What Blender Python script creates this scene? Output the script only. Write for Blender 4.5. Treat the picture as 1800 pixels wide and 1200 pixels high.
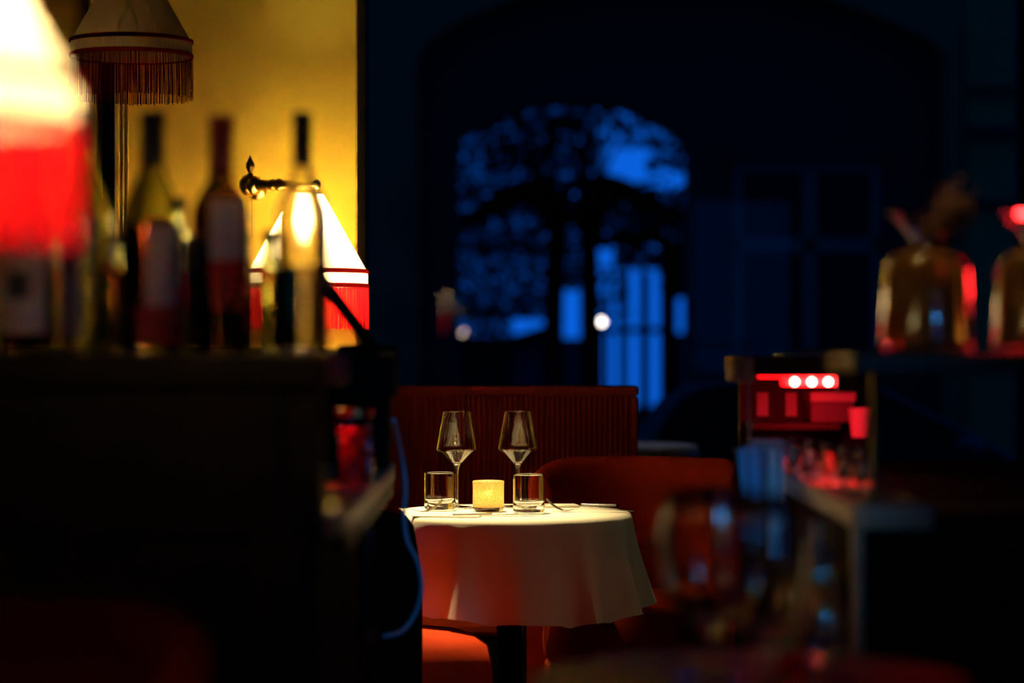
import bpy, math, random
from math import sin, cos, pi, radians
from mathutils import Vector, Matrix
random.seed(11)
S = bpy.context.scene
for o in list(bpy.data.objects): bpy.data.objects.remove(o)
COL = S.collection

# ------------------------------------------------------------------ camera, world, lights, exposure
CZ, F = 1.145, 4250.0
cd = bpy.data.cameras.new('camera'); cam = bpy.data.objects.new('camera', cd); COL.objects.link(cam)
cam.location = (0, 0, CZ); cam.rotation_euler = (pi/2, 0, 0)
cd.sensor_width = 36; cd.lens = F/1800*36; cd.clip_end = 200; cd.clip_start = .05
cd.dof.use_dof = True; cd.dof.focus_distance = 5.62; cd.dof.aperture_fstop = 1.9; cd.dof.aperture_blades = 0
S.camera = cam
S.view_settings.view_transform = 'Standard'; S.view_settings.look = 'None'
S.view_settings.exposure = 0; S.view_settings.gamma = 1; S.view_settings.use_curve_mapping = False
S.cycles.use_denoising = True
S.cycles.sample_clamp_indirect = 60; S.cycles.sample_clamp_direct = 0
S.cycles.blur_glossy = .6
S.cycles.max_bounces = 14; S.cycles.transmission_bounces = 12; S.cycles.transparent_max_bounces = 16
S.cycles.glossy_bounces = 5; S.cycles.diffuse_bounces = 3

w = bpy.data.worlds.new('world'); S.world = w; w.use_nodes = True
bg = w.node_tree.nodes['Background']
bg.inputs[0].default_value = (.004, .16, .98, 1); bg.inputs[1].default_value = .72     # blue hour

def lamp(name, kind, loc, energy, color, size=.05, target=None, **kw):
    l = bpy.data.lights.new(name, kind); l.energy = energy; l.color = color
    if kind == 'AREA': l.size = size
    else: l.shadow_soft_size = size
    for k, v in kw.items(): setattr(l, k, v)
    o = bpy.data.objects.new(name, l); COL.objects.link(o); o.location = loc
    if target is not None:
        o.rotation_euler = (Vector(target)-Vector(loc)).to_track_quat('-Z', 'Y').to_euler()
    return o
# the halogen spot over the laid table
lamp('table_spot', 'SPOT', (-.24, 5.94, 2.72), 560, (1, .76, .40), .02, (-.10, 5.53, .75), spot_size=radians(25), spot_blend=1.0)
lamp('cloth_fill_spot', 'SPOT', (1.5, 4.6, 2.9), 11, (1, .80, .50), .08, (.04, 5.40, .62), spot_size=radians(20), spot_blend=.8)  # added fill from the right to bring out the cloth folds
lamp('rear_table_fill', 'SPOT', (.5, 8.7, 2.9), 7, (1, .85, .42), .05, (.42, 8.6, .75), spot_size=radians(22))  # added fill so the rear tablecloth shows
lamp('vase_fill_spot', 'SPOT', (.10, 2.7, 2.7), 30, (1, .68, .28), .05, (.60, 3.12, 1.22), spot_size=radians(15), spot_blend=.6)  # added warm fill for yellow highlights on vases and flower
# added narrow blue spots standing in for dusk light on cable, post and towel
lamp('blue_fill_spot', 'SPOT', (1.3, .1, 1.75), 55, (.06, .42, 1), .10, (-.20, 4.2, .74), spot_size=radians(12), spot_blend=.6)
lamp('blue_fill_spot', 'SPOT', (-.9, .1, 1.7), 110, (.05, .36, 1), .06, (.395, 3.95, .86), spot_size=radians(4.2), spot_blend=.5)

# ------------------------------------------------------------------ materials
MATS = {}
def mat(name, col, rough=.5, metal=0., spec=.5, trans=0., ior=1.45, emit=None, estr=0., coat=0., noise=None, bump=0., bscale=60., sheen=0.):
    if name in MATS: return MATS[name]
    m = bpy.data.materials.new(name); m.use_nodes = True; nt = m.node_tree; b = nt.nodes['Principled BSDF']
    b.inputs['Base Color'].default_value = (*col, 1); b.inputs['Roughness'].default_value = rough
    b.inputs['Metallic'].default_value = metal; b.inputs['Specular IOR Level'].default_value = spec
    b.inputs['Transmission Weight'].default_value = trans; b.inputs['IOR'].default_value = ior
    b.inputs['Coat Weight'].default_value = coat; b.inputs['Coat Roughness'].default_value = .08
    b.inputs['Sheen Weight'].default_value = sheen
    if emit: b.inputs['Emission Color'].default_value = (*emit, 1); b.inputs['Emission Strength'].default_value = estr
    if noise or bump:
        tc = nt.nodes.new('ShaderNodeTexCoord'); n = nt.nodes.new('ShaderNodeTexNoise')
        nt.links.new(tc.outputs['Object'], n.inputs['Vector']); n.inputs['Scale'].default_value = bscale; n.inputs['Detail'].default_value = 5
        if noise:
            r = nt.nodes.new('ShaderNodeValToRGB'); r.color_ramp.elements[0].position = .35; r.color_ramp.elements[1].position = .65
            r.color_ramp.elements[0].color = (*col, 1); r.color_ramp.elements[1].color = (*noise, 1)
            nt.links.new(n.outputs['Fac'], r.inputs[0]); nt.links.new(r.outputs[0], b.inputs['Base Color'])
        if bump:
            bp = nt.nodes.new('ShaderNodeBump'); bp.inputs['Strength'].default_value = bump; bp.inputs['Distance'].default_value = .002
            nt.links.new(n.outputs['Fac'], bp.inputs['Height']); nt.links.new(bp.outputs[0], b.inputs['Normal'])
    MATS[name] = m; return m
def cloth_mat(name, col, tcol, tfac, rough=.9, edge=None):
    m = bpy.data.materials.new(name); m.use_nodes = True; nt = m.node_tree; nt.nodes.clear()
    out = nt.nodes.new('ShaderNodeOutputMaterial'); d = nt.nodes.new('ShaderNodeBsdfDiffuse'); t = nt.nodes.new('ShaderNodeBsdfTranslucent'); x = nt.nodes.new('ShaderNodeMixShader')
    d.inputs[0].default_value = (*col, 1); t.inputs[0].default_value = (*tcol, 1); x.inputs[0].default_value = tfac
    nt.links.new(d.outputs[0], x.inputs[1]); nt.links.new(t.outputs[0], x.inputs[2]); nt.links.new(x.outputs[0], out.inputs[0]); return m
def pane_mat(name, tint=(1, 1, 1)):
    m = bpy.data.materials.new(name); m.use_nodes = True; nt = m.node_tree; nt.nodes.clear()
    out = nt.nodes.new('ShaderNodeOutputMaterial'); t = nt.nodes.new('ShaderNodeBsdfTransparent'); g = nt.nodes.new('ShaderNodeBsdfGlossy'); x = nt.nodes.new('ShaderNodeMixShader'); f = nt.nodes.new('ShaderNodeFresnel')
    t.inputs[0].default_value = (*tint, 1); g.inputs['Roughness'].default_value = .0; f.inputs[0].default_value = 1.2
    nt.links.new(f.outputs[0], x.inputs[0]); nt.links.new(t.outputs[0], x.inputs[1]); nt.links.new(g.outputs[0], x.inputs[2]); nt.links.new(x.outputs[0], out.inputs[0]); return m

M = dict(
 yellow=mat('ochre_plaster', (.88, .60, .055), .85, noise=(.91, .63, .062), bscale=3, bump=.15),
 yellowedge=mat('ochre_shaded_end', (.40, .27, .05), .8),  # darker ochre for the wall end face, its shade put into the colour
 mould=mat('painted_moulding', (.62, .44, .10), .6),
 dark=mat('black_stained_wood', (.006, .0055, .005), .45, spec=.25),
 darkm=mat('matt_black', (.004, .004, .004), .8, spec=.1),
 room=mat('dark_room_paint', (.02, .016, .012), .9, spec=.1),
 floorm=mat('dark_floorboards', (.012, .008, .006), .6, spec=.1, noise=(.02, .012, .008), bscale=6),
 brass=mat('aged_brass', (.62, .40, .13), .28, 1.),
 darkbrass=mat('dark_bronze', (.20, .13, .05), .35, 1.),
 linen=mat('white_linen', (.78, .72, .54), .9, spec=.1, bump=.25, bscale=400, sheen=.1),
 linen2=mat('plain_linen', (.62, .56, .42), .9, spec=.1),
 steel=mat('brushed_steel', (.50, .47, .42), .25, 1.),
 chrome=mat('chrome', (.8, .82, .85), .10, 1.),
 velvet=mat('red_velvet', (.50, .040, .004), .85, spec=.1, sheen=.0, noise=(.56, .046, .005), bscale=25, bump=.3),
 blackv=mat('shaded_back_black', (.006, .003, .003), .9, spec=.05),
 velvet2=mat('shaded_red_velvet', (.09, .003, .002), .9, spec=.1),  # darker copy of the red velvet, shadow put into the colour
 stripeA=mat('oxblood_rib', (.20, .018, .012), .8, spec=.15),
 glass=mat('clear_glass', (1, 1, 1), .0, trans=1, ior=1.47),
 cglass=mat('crystal', (1, 1, 1), .0, trans=1, ior=1.52),
 green=mat('olive_bottle_glass', (.62, .66, .42), .0, trans=1, ior=1.47),
 dkglass=mat('brown_bottle_glass', (.30, .18, .10), .0, trans=1, ior=1.47),
 liqY=mat('pale_amber_liquid', (.98, .78, .30), .0, trans=1, ior=1.34),
 liqA=mat('dark_amber_liquid', (.45, .16, .04), .0, trans=1, ior=1.34),
 infus=mat('brown_glow_filling', (.46, .22, .05), .15, trans=.55, ior=1.36),  # brown filling added to give the clear vases a warm glow
 pulp=mat('glint_catching_drink', (.95, .50, .30), .25),  # pale and diffuse to catch the red light as bright drops
 liqR=mat('red_vermouth_liquid', (.35, .04, .02), .0, trans=1, ior=1.34),
 blackcap=mat('black_capsule', (.012, .012, .014), .4),
 redcap=mat('red_capsule', (.30, .006, .01), .4),
 label=mat('cream_label', (.75, .62, .50), .7), labelg=mat('grey_label', (.66, .55, .55), .7),
 labelr=mat('red_label', (.45, .02, .012), .6), labeld=mat('dark_label', (.03, .02, .02), .6),
 labelv=mat('violet_label', (.25, .16, .34), .6),
 stone=mat('tan_stone', (.55, .44, .28), .35, spec=.5, noise=(.48, .38, .24), bscale=20),
 white=mat('white_plastic', (.75, .72, .72), .5),
 cable=mat('blue_lit_cable', (.35, .62, .85), .35),  # white cable with blue dusk light put into its colour
 towel=mat('blue_lit_towel', (.42, .60, .78), .95, spec=.1, bump=.4, bscale=300), towel2=mat('white_towel_stripe', (.80, .78, .74), .95, spec=.1),  # blue dusk light put into the colour of the left half
 petal=mat('dried_brown_petals', (.20, .10, .06), .9, spec=.1),
 cherry=mat('red_cherry', (.60, .01, .01), .12, coat=1), stem=mat('cherry_stem', (.20, .16, .04), .6),
 redglass=mat('ribbed_red_glass', (.85, .02, .02), .05, trans=.6, ior=1.45),
 wax=mat('wax', (.9, .75, .45), .6),
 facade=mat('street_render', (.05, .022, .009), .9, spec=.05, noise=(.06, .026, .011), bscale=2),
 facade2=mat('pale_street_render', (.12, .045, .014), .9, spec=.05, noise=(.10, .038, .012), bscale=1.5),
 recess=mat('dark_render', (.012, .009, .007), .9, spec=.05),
 sash=mat('painted_window_frame', (.03, .028, .020), .7, spec=.1), pan=mat('dark_window_glass', (.002, .002, .002), .6, spec=.05),
 asphalt=mat('asphalt', (.008, .008, .009), .9, spec=0),
 bark=mat('bark', (.004, .004, .004), .95, spec=0), leaf=mat('dark_leaves', (.006, .01, .006), .95, spec=0),
 iron=mat('dark_iron', (.004, .004, .005), .9, spec=0), outb=mat('outbuilding_render', (.012, .02, .03), .9, spec=0),
 carp=mat('dark_car_paint', (.003, .004, .006), .6, spec=.12), cart=mat('tyre', (.006, .006, .006), .9), carg=mat('car_glass', (.002, .002, .002), .5, spec=.05),
 ledbulb=mat('led_lens', (1, .3, .3), .4, emit=(1, .36, .28), estr=26), led=mat('red_led_strip', (1, .1, .1), .4, emit=(1, .004, .006), estr=5),
 bulb=mat('lamp_bulb', (1, .8, .5), .4, emit=(1, .72, .36), estr=6),
 globe=mat('street_lamp_globe', (1, .95, .9), .4, emit=(1, .93, .85), estr=9), globe2=mat('porch_lamp_globe', (1, .9, .7), .4, emit=(1, .72, .5), estr=3),
 tagw=mat('grey_card', (.45, .42, .42), .6), niche=mat('niche_lining', (.03, .02, .02), .6, spec=.2), boxm=mat('grey_drawer_box', (.10, .07, .09), .5),
 shade=cloth_mat('cream_pleated_silk', (.72, .62, .44), (.95, .84, .60), .5),
 fringe=cloth_mat('crimson_fringe', (.22, .006, .012), (.72, .006, .010), .55),
 fringe2=cloth_mat('crimson_fringe_unlit', (.030, .002, .003), (.05, .002, .003), .4), shade2=cloth_mat('cream_silk_unlit', (.40, .30, .17), (.5, .38, .2), .35),  # darker copies of fringe and silk, unlit look put into the colour
 trim=cloth_mat('crimson_braid', (.16, .004, .008), (.40, .01, .01), .2),
 pane=pane_mat('window_pane'),
 flame=mat('flame', (1, .6, .2), .5, emit=(1, .55, .15), estr=40),
)
def candle_mat():
    m = bpy.data.materials.new('mottled_gold_glass'); m.use_nodes = True; nt = m.node_tree; b = nt.nodes['Principled BSDF']
    tc = nt.nodes.new('ShaderNodeTexCoord'); n = nt.nodes.new('ShaderNodeTexVoronoi'); n.inputs['Scale'].default_value = 420
    r = nt.nodes.new('ShaderNodeValToRGB'); r.color_ramp.elements[0].position = .1; r.color_ramp.elements[1].position = .62
    r.color_ramp.elements[0].color = (1, .95, .74, 1); r.color_ramp.elements[1].color = (.74, .52, .15, 1)
    nt.links.new(tc.outputs['Object'], n.inputs['Vector']); nt.links.new(n.outputs['Distance'], r.inputs[0]); nt.links.new(r.outputs[0], b.inputs['Base Color'])
    b.inputs['Roughness'].default_value = .25; b.inputs['Transmission Weight'].default_value = .25
    bp = nt.nodes.new('ShaderNodeBump'); bp.inputs['Strength'].default_value = .6; bp.inputs['Distance'].default_value = .001
    nt.links.new(n.outputs['Distance'], bp.inputs['Height']); nt.links.new(bp.outputs[0], b.inputs['Normal'])
    tr = nt.nodes.new('ShaderNodeBsdfTranslucent'); nt.links.new(r.outputs[0], tr.inputs[0]); x = nt.nodes.new('ShaderNodeMixShader'); x.inputs[0].default_value = .45
    out = nt.nodes['Material Output']; nt.links.new(b.outputs[0], x.inputs[1]); nt.links.new(tr.outputs[0], x.inputs[2]); nt.links.new(x.outputs[0], out.inputs[0]); return m
M['gold'] = candle_mat()

# ------------------------------------------------------------------ mesh helpers
class MB:
    def __init__(s): s.v = []; s.f = []
    def add(s, vs, fs):
        k = len(s.v); s.v += [tuple(p) for p in vs]; s.f += [tuple(i+k for i in f) for f in fs]; return s
    def box(s, x0, x1, y0, y1, z0, z1):
        return s.add([(x0, y0, z0), (x1, y0, z0), (x1, y1, z0), (x0, y1, z0), (x0, y0, z1), (x1, y0, z1), (x1, y1, z1), (x0, y1, z1)],
                     [(0, 3, 2, 1), (4, 5, 6, 7), (0, 1, 5, 4), (1, 2, 6, 5), (2, 3, 7, 6), (3, 0, 4, 7)])
    def obox(s, c, ax, ay, az):      # oriented box, half-axis vectors
        c, ax, ay, az = map(Vector, (c, ax, ay, az)); vs = []
        for dz in (-1, 1):
            for dx, dy in ((-1, -1), (1, -1), (1, 1), (-1, 1)): vs.append(c+ax*dx+ay*dy+az*dz)
        return s.add(vs, [(0, 3, 2, 1), (4, 5, 6, 7), (0, 1, 5, 4), (1, 2, 6, 5), (2, 3, 7, 6), (3, 0, 4, 7)])
    def lathe(s, prof, n=48, c=(0, 0, 0), R=None, closed=False, a0=0, a1=2*pi, mod=None, sup=False):
        if sup:
            q_ = []
            for (r0, z0), (r1, z1) in zip(prof, prof[1:]):
                q_.append((r0, z0)); L = math.hypot(r1-r0, z1-z0)
                if L > .008:
                    for f in (.0016/L, 1-.0016/L): q_.append((r0+(r1-r0)*f, z0+(z1-z0)*f))
            prof = q_+[prof[-1]]
        full = abs(a1-a0-2*pi) < 1e-6; m = n if full else n+1; vs = []; fs = []
        for i in range(m):
            a = a0+(a1-a0)*i/n; k = mod(a) if mod else 1
            for r, z in prof:
                p = Vector((r*k*cos(a), r*k*sin(a), z))
                if R: p = R @ p
                vs.append(p+Vector(c))
        q = len(prof)
        for i in range(n):
            j = (i+1) % m
            for t in range(q if closed else q-1):
                u = (t+1) % q
                fs.append((i*q+t, j*q+t, j*q+u, i*q+u))
        return s.add(vs, fs)
    def tube(s, pts, r, n=10, caps=True):
        pts = [Vector(p) for p in pts]; rs = r if isinstance(r, (list, tuple)) else [r]*len(pts); vs = []; fs = []
        up = Vector((0, 0, 1)); prev = None
        for i, p in enumerate(pts):
            d = (pts[min(i+1, len(pts)-1)]-pts[max(i-1, 0)]).normalized()
            if prev is None:
                u = d.cross(up if abs(d.z) < .9 else Vector((1, 0, 0))).normalized()
            else: u = (prev-d*prev.dot(d)).normalized()
            prev = u; v = d.cross(u)
            for k in range(n):
                a = 2*pi*k/n; vs.append(p+(u*cos(a)+v*sin(a))*rs[i])
        for i in range(len(pts)-1):
            for k in range(n): fs.append((i*n+k, i*n+(k+1) % n, (i+1)*n+(k+1) % n, (i+1)*n+k))
        if caps: fs.append(tuple(range(n-1, -1, -1))); fs.append(tuple((len(pts)-1)*n+k for k in range(n)))
        return s.add(vs, fs)
    def prism(s, poly, y0, y1):      # polygon in x,z extruded along y
        n = len(poly); vs = [(x, y0, z) for x, z in poly]+[(x, y1, z) for x, z in poly]
        return s.add(vs, [tuple(range(n)), tuple(range(2*n-1, n-1, -1))]+[(i+n, (i+1) % n+n, (i+1) % n, i) for i in range(n)])
    def ball(s, c, r, n=14, m=9, sq=1.):
        return s.lathe([(max(1e-5, r*sin(pi*k/m)), -r*sq*cos(pi*k/m)) for k in range(m+1)], n, c)
    def build(s, name, m, parent=None, smooth=False, bevel=0., loc=None, sub=0):
        me = bpy.data.meshes.new(name); me.from_pydata(s.v, [], s.f); me.materials.append(m)
        if smooth:
            for p in me.polygons: p.use_smooth = True
        me.update(); o = bpy.data.objects.new(name, me); COL.objects.link(o)
        if parent: o.parent = parent
        if loc: o.location = loc
        import bmesh
        b = bmesh.new(); b.from_mesh(me); bmesh.ops.recalc_face_normals(b, faces=b.faces)
        if b.calc_volume(signed=True) < 0: bmesh.ops.reverse_faces(b, faces=b.faces)
        b.to_mesh(me); b.free()
        if smooth and hasattr(me, 'set_sharp_from_angle'): me.set_sharp_from_angle(angle=radians(48))
        if bevel:
            d = o.modifiers.new('bevel', 'BEVEL'); d.width = bevel; d.segments = 3; d.limit_method = 'ANGLE'
        if sub:
            d = o.modifiers.new('sub', 'SUBSURF'); d.levels = sub; d.render_levels = sub
        return o
def tag(o, label, cat, group=None):
    o['label'] = label; o['category'] = cat
    if group: o['group'] = group
    return o
def thing(name, label, cat, loc=(0, 0, 0), rz=0, group=None):
    o = bpy.data.objects.new(name, None); COL.objects.link(o); o.location = loc; o.rotation_euler = (0, 0, rz); o.empty_display_size = .05
    return tag(o, label, cat, group)
def struct(o): o['kind'] = 'structure'; return o
KIDS = lambda o: [c for c in bpy.data.objects if c.parent == o]
def dup(root, loc, rz=None, label=None, scale=None):
    def cp(o, par):
        kids = KIDS(o); c = o.copy(); COL.objects.link(c); c.parent = par
        for k in kids: cp(k, c)
        return c
    r = cp(root, None); r.location = loc
    if rz is not None: r.rotation_euler = (0, 0, rz)
    if scale: r.scale = (scale,)*3
    if label: r['label'] = label
    return r
def P(px, py, Y): return Vector(((px-900)*Y/F, Y, CZ+(600-py)*Y/F))
def X(px, Y): return (px-900)*Y/F
def Z(py, Y): return CZ+(600-py)*Y/F
def smooth_pts(pts, n=8):
    pts = [Vector(p) for p in pts]; out = []
    q = [pts[0]]+pts+[pts[-1]]
    for i in range(1, len(q)-2):
        a, b, c, d = q[i-1:i+3]
        for k in range(n):
            t = k/n; out.append(.5*((2*b)+(c-a)*t+(2*a-5*b+4*c-d)*t*t+(3*b-a-3*c+d)*t**3))
    out.append(pts[-1]); return out

# ------------------------------------------------------------------ room shell
WY = 6.2                          # ochre wall plane
WIN = 9.5                         # glazed rear wall
struct(MB().box(-2.2, 2.4, -.9, 9.7, -.1, 0).build('floor', M['floorm']))
struct(MB().box(-2.2, 2.4, -.9, 9.7, 3.0, 3.1).build('ceiling', M['room']))
struct(MB().box(-2.3, -2.2, -.9, 9.7, -.1, 3.1).build('wall_left', M['room']))
struct(MB().box(2.4, 2.5, -.9, 9.7, -.1, 3.1).build('wall_right', M['room']))
wf = MB().box(-2.3, 1.5, -1.0, -.9, -.1, 3.1).box(2.3, 2.5, -1.0, -.9, -.1, 3.1).box(1.5, 2.3, -1.0, -.9, -.1, .9).box(1.5, 2.3, -1.0, -.9, 2.3, 3.1)
struct(wf.build('wall_front', M['room']))
xe = X(625, WY); g0, g1 = X(168, WY), X(204, WY)
struct(MB().box(g1, xe, WY, WY+.345, 0, 3.0).box(-2.2, g0, WY, WY+.345, 0, 3.0).build('wall_ochre', M['yellow']))
struct(MB().box(xe, xe+.004, WY+.002, WY+.343, 0, 3.0).build('trim_1', M['yellowedge']))
struct(MB().box(g0, g1, WY+.10, WY+.2, 0, 3.0).build('trim_2', M['darkm']))
tm = MB()
for a, b, d in ((204, 212, .025), (216, 219, .014), (224, 226.5, .01), (160, 167, .025), (152, 155, .014)):
    tm.box(X(a, WY), X(b, WY), WY-d, WY, 0, 3.0)
struct(tm.build('trim_3', M['mould'], bevel=.002))
# rear window wall
struct(MB().box(-2.2, -.62, WIN, WIN+.15, 0, 3.0).box(2.05, 2.4, WIN, WIN+.15, 0, 3.0).box(-.62, 2.05, WIN, WIN+.15, 2.8, 3.0).build('wall_back', M['room']))
w1 = struct(MB().box(-.62, 2.05, WIN+.05, WIN+.058, .30, 2.8).build('window_1', M['pane']))
struct(MB().box(-.62, 2.05, WIN, WIN+.15, 0, .30).box(-.62, -.57, WIN, WIN+.12, .3, 2.8).box(2.0, 2.05, WIN, WIN+.12, .3, 2.8).build('trim_4', M['darkm']))

# ------------------------------------------------------------------ street beyond the window
GR = -.44
struct(MB().box(-20, 20, 9.66, 60, GR-.1, GR).build('ground', M['asphalt']))
FY = 20.0
def arch_wall(mb, x0, x1, z0, z1, opening, y0, y1):     # wall with one arched opening (list of (x,z) along the top, left to right)
    ox0, ox1 = opening[0][0], opening[-1][0]
    mb.box(x0, ox0, y0, y1, z0, z1).box(ox1, x1, y0, y1, z0, z1)
    for (xa, za), (xb, zb) in zip(opening, opening[1:]):
        mb.prism([(xa, za), (xb, zb), (xb, z1), (xa, z1)], y0, y1)
    return mb
bld = thing('building', 'dark plastered house across the street with an arched passage and a tall window', 'building', (0, FY, GR))
def loc(o): o.parent = bld; o.location = (0, -FY, -GR); return o
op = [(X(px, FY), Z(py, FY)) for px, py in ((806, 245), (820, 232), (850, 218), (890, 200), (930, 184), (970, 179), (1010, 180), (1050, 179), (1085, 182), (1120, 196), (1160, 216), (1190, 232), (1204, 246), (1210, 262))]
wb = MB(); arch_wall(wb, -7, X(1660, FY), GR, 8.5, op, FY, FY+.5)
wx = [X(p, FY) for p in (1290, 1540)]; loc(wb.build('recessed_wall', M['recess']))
big = [(X(px, FY), Z(py, FY)) for px, py in ((735, 110), (760, 78), (820, 40), (900, 10), (1000, -14), (1180, -24), (1360, -14), (1450, 10), (1540, 40), (1620, 78), (1650, 110))]
wb = MB(); arch_wall(wb, -7, X(1678, FY), GR, 8.5, big, FY-.35, FY-.001); loc(wb.build('front_wall', M['facade']))
wn = MB()
fx = lambda px: X(px, FY-.02)
fz = lambda py: Z(py, FY-.02)
for a, b, c, d in ((1290, 1545, 285, 305), (1290, 1304, 300, 620), (1530, 1545, 300, 620), (1290, 1545, 418, 446), (1410, 1434, 300, 620)):
    wn.box(fx(a), fx(b), FY-.07, FY-.002, fz(d), fz(c))
wfr = loc(wn.build('window_frame', M['sash'], bevel=.01))
pn = MB().box(fx(1304), fx(1530), FY-.02, FY-.003, fz(620), fz(305)); o = pn.build('window_pane', M['pan'], wfr)
loc(MB().box(fx(1280), fx(1552), FY-.16, FY-.002, fz(284), fz(256)).build('lintel', M['darkm']))
nb = thing('building', 'paler grey neighbouring house front with dark ledges, at the far right of the street', 'building', (X(1740, FY), FY, GR))
def loc2(o): o.parent = nb; o.location = (-X(1740, FY), -FY, -GR); return o
loc2(MB().box(X(1684, FY), 9, FY-.30, FY+.5, GR, 8.5).build('wall', M['facade2']))
for a, b, c, d in ((1684, 1830, 160, 166), (1684, 1760, 228, 246), (1684, 1830, 355, 366)):
    loc2(MB().box(X(a, FY), X(b, FY)+.3, FY-.40, FY-.301, Z(d, FY), Z(c, FY)).build('ledge', M['darkm']))

# trees in the courtyard behind the passage
def leaves(mb, regions):
    for (x0, x1, y0, y1, n, s) in regions:
        for _ in range(n):
            Y = random.uniform(22.5, 24.5); c = P(random.uniform(x0, x1), random.uniform(y0, y1), Y)
            a = Vector((random.gauss(0, 1), random.gauss(0, .6), random.gauss(0, 1))).normalized(); b = a.cross(Vector((random.gauss(0, 1), random.gauss(0, 1), random.gauss(0, 1)))).normalized()
            l = s*random.uniform(.6, 1.4)
            mb.add([c-a*l, c-b*l*.45, c+a*l, c+b*l*.45], [(0, 1, 2, 3)])
def tree(label, base, trunk, branches, regions):
    t = thing('tree', label, 'tree', (base.x, base.y, GR)); off = (-base.x, -base.y, -GR)
    tb = MB().tube(smooth_pts(trunk[0]), trunk[1], 10); o = tb.build('trunk', M['bark'], t, True); o.location = off
    for br, r in branches:
        b = smooth_pts(br, 5); n = len(b); o = MB().tube(b, [r*(1-.6*i/n) for i in range(n)], 7).build('branch', M['bark'], t, True); o.location = off
    mb = MB(); leaves(mb, regions); o = mb.build('foliage', M['leaf'], t); o.location = off
TY = 23.0
p = lambda x, y, Y=TY: P(x, y, Y)
tree('leafy left-hand tree of the pair seen through the arched passage', p(972, 900),
     ([p(975, 1000) - Vector((0, 0, .05)), p(974, 760), p(973, 560), p(978, 430), p(985, 350)], .10),
     [([p(980, 400), p(955, 338), p(900, 345), p(860, 368), p(805, 395)], .17), ([p(982, 370), p(1000, 330), p(1010, 322)], .08), ([p(978, 420), p(940, 440), p(880, 430)], .04),
      ([p(960, 345), p(930, 290), p(880, 250)], .04), ([p(975, 345), p(970, 260), p(985, 180)], .03)],
     [(800, 1050, 175, 335, 6200, .031), (850, 1000, 200, 300, 1500, .031), (1000, 1065, 185, 340, 1100, .031), (800, 970, 330, 440, 3300, .031), (800, 975, 430, 560, 3900, .031), (800, 900, 540, 680, 1700, .031), (980, 1032, 345, 510, 2000, .028)])
tree('sparser right-hand tree of the pair seen through the arched passage', p(1038, 900, 23.6),
     ([p(1036, 1000, 23.6) - Vector((0, 0, .05)), p(1037, 760, 23.6), p(1037, 560, 23.6), p(1034, 430, 23.6), p(1025, 350, 23.6)], .10),
     [([p(1028, 400), p(1045, 338), p(1080, 332), p(1130, 352), p(1160, 372), p(1215, 392)], .17), ([p(1030, 420), p(1060, 430), p(1120, 412), p(1180, 380)], .05),
      ([p(1050, 340), p(1090, 250), p(1160, 215), p(1215, 250)], .02), ([p(1060, 338), p(1140, 320), p(1180, 310)], .03), ([p(1100, 240), p(1060, 190)], .02)],
     [(1060, 1215, 175, 260, 420, .05), (1140, 1215, 240, 300, 200, .05), (1050, 1215, 330, 430, 750, .065), (1080, 1215, 400, 470, 520, .06), (1165, 1215, 430, 520, 420, .07), (1040, 1110, 480, 560, 120, .05)])
ob = thing('outbuilding', 'low dark building in the courtyard behind the left-hand tree, lean-to roof', 'building', (X(880, 30), 30, GR))
o = MB().prism([(X(700, 30), GR), (X(1044, 30), GR), (X(1044, 30), Z(594, 30)), (X(968, 30), Z(594, 30)), (X(968, 30), Z(572, 30)), (X(890, 30), Z(598, 30)), (X(700, 30), Z(590, 30))], 30, 31).build('wall', M['outb'], ob); o.location = (-X(880, 30), -30, -GR)
o = MB().prism([(X(700, 30), Z(590, 30)), (X(890, 30), Z(600, 30)), (X(976, 30), Z(572, 30)), (X(976, 30), Z(566, 30)), (X(890, 30), Z(592, 30)), (X(700, 30), Z(582, 30))], 29.8, 31.2).build('roof', M['iron'], ob); o.location = (-X(880, 30), -30, -GR)
fe = thing('garden_screen', 'tall dark slatted garden screen standing right of the tree trunks', 'fence', (X(1110, 27), 27, GR))
fo = (-X(1110, 27), -27, -GR)
for i, px in enumerate((1048, 1070, 1094, 1104, 1130, 1139, 1163)):
    o = MB().box(X(px, 27)-.02-.012*(i % 3), X(px, 27)+.02, 27, 27.06, GR, Z(452+13*(i % 3), 27)).build('post', M['iron'], fe); o.location = fo
for zy, t in ((580, .035), (470, .015)):
    o = MB().box(X(1040, 27), X(1172, 27), 26.97, 27.0, Z(zy, 27)-t, Z(zy, 27)+t).build('rail', M['iron'], fe); o.location = fo
tag(MB().box(X(1166, 28), X(1190, 28), 28, 28.4, GR, Z(505, 28)).box(X(1206, 28), X(1260, 28), 28, 28.4, GR, Z(500, 28)).box(X(1166, 28), X(1260, 28), 28, 28.4, GR, Z(585, 28)).build('garden_wall', M['outb']),
    'dark garden wall with a narrow gap at the right inside the archway', 'wall')
def slamp(label, px, py, Y, r, m):
    t = thing('street_lamp', label, 'street lamp', (X(px, Y), Y, GR))
    MB().tube([(0, 0, 0), (0, 0, Z(py, Y)-GR-r)], .025, 8).build('pole', M['iron'], t, True)
    MB().ball((0, 0, Z(py, Y)-GR), r, 16, 10).build('globe', m, t, True)
slamp('white glowing street lamp just right of the tree trunks', 1057, 565, 24.6, .034, M['globe'])
slamp('dim yellowish street lamp at the left edge of the archway', 815, 585, 25, .03, M['globe2'])

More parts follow.
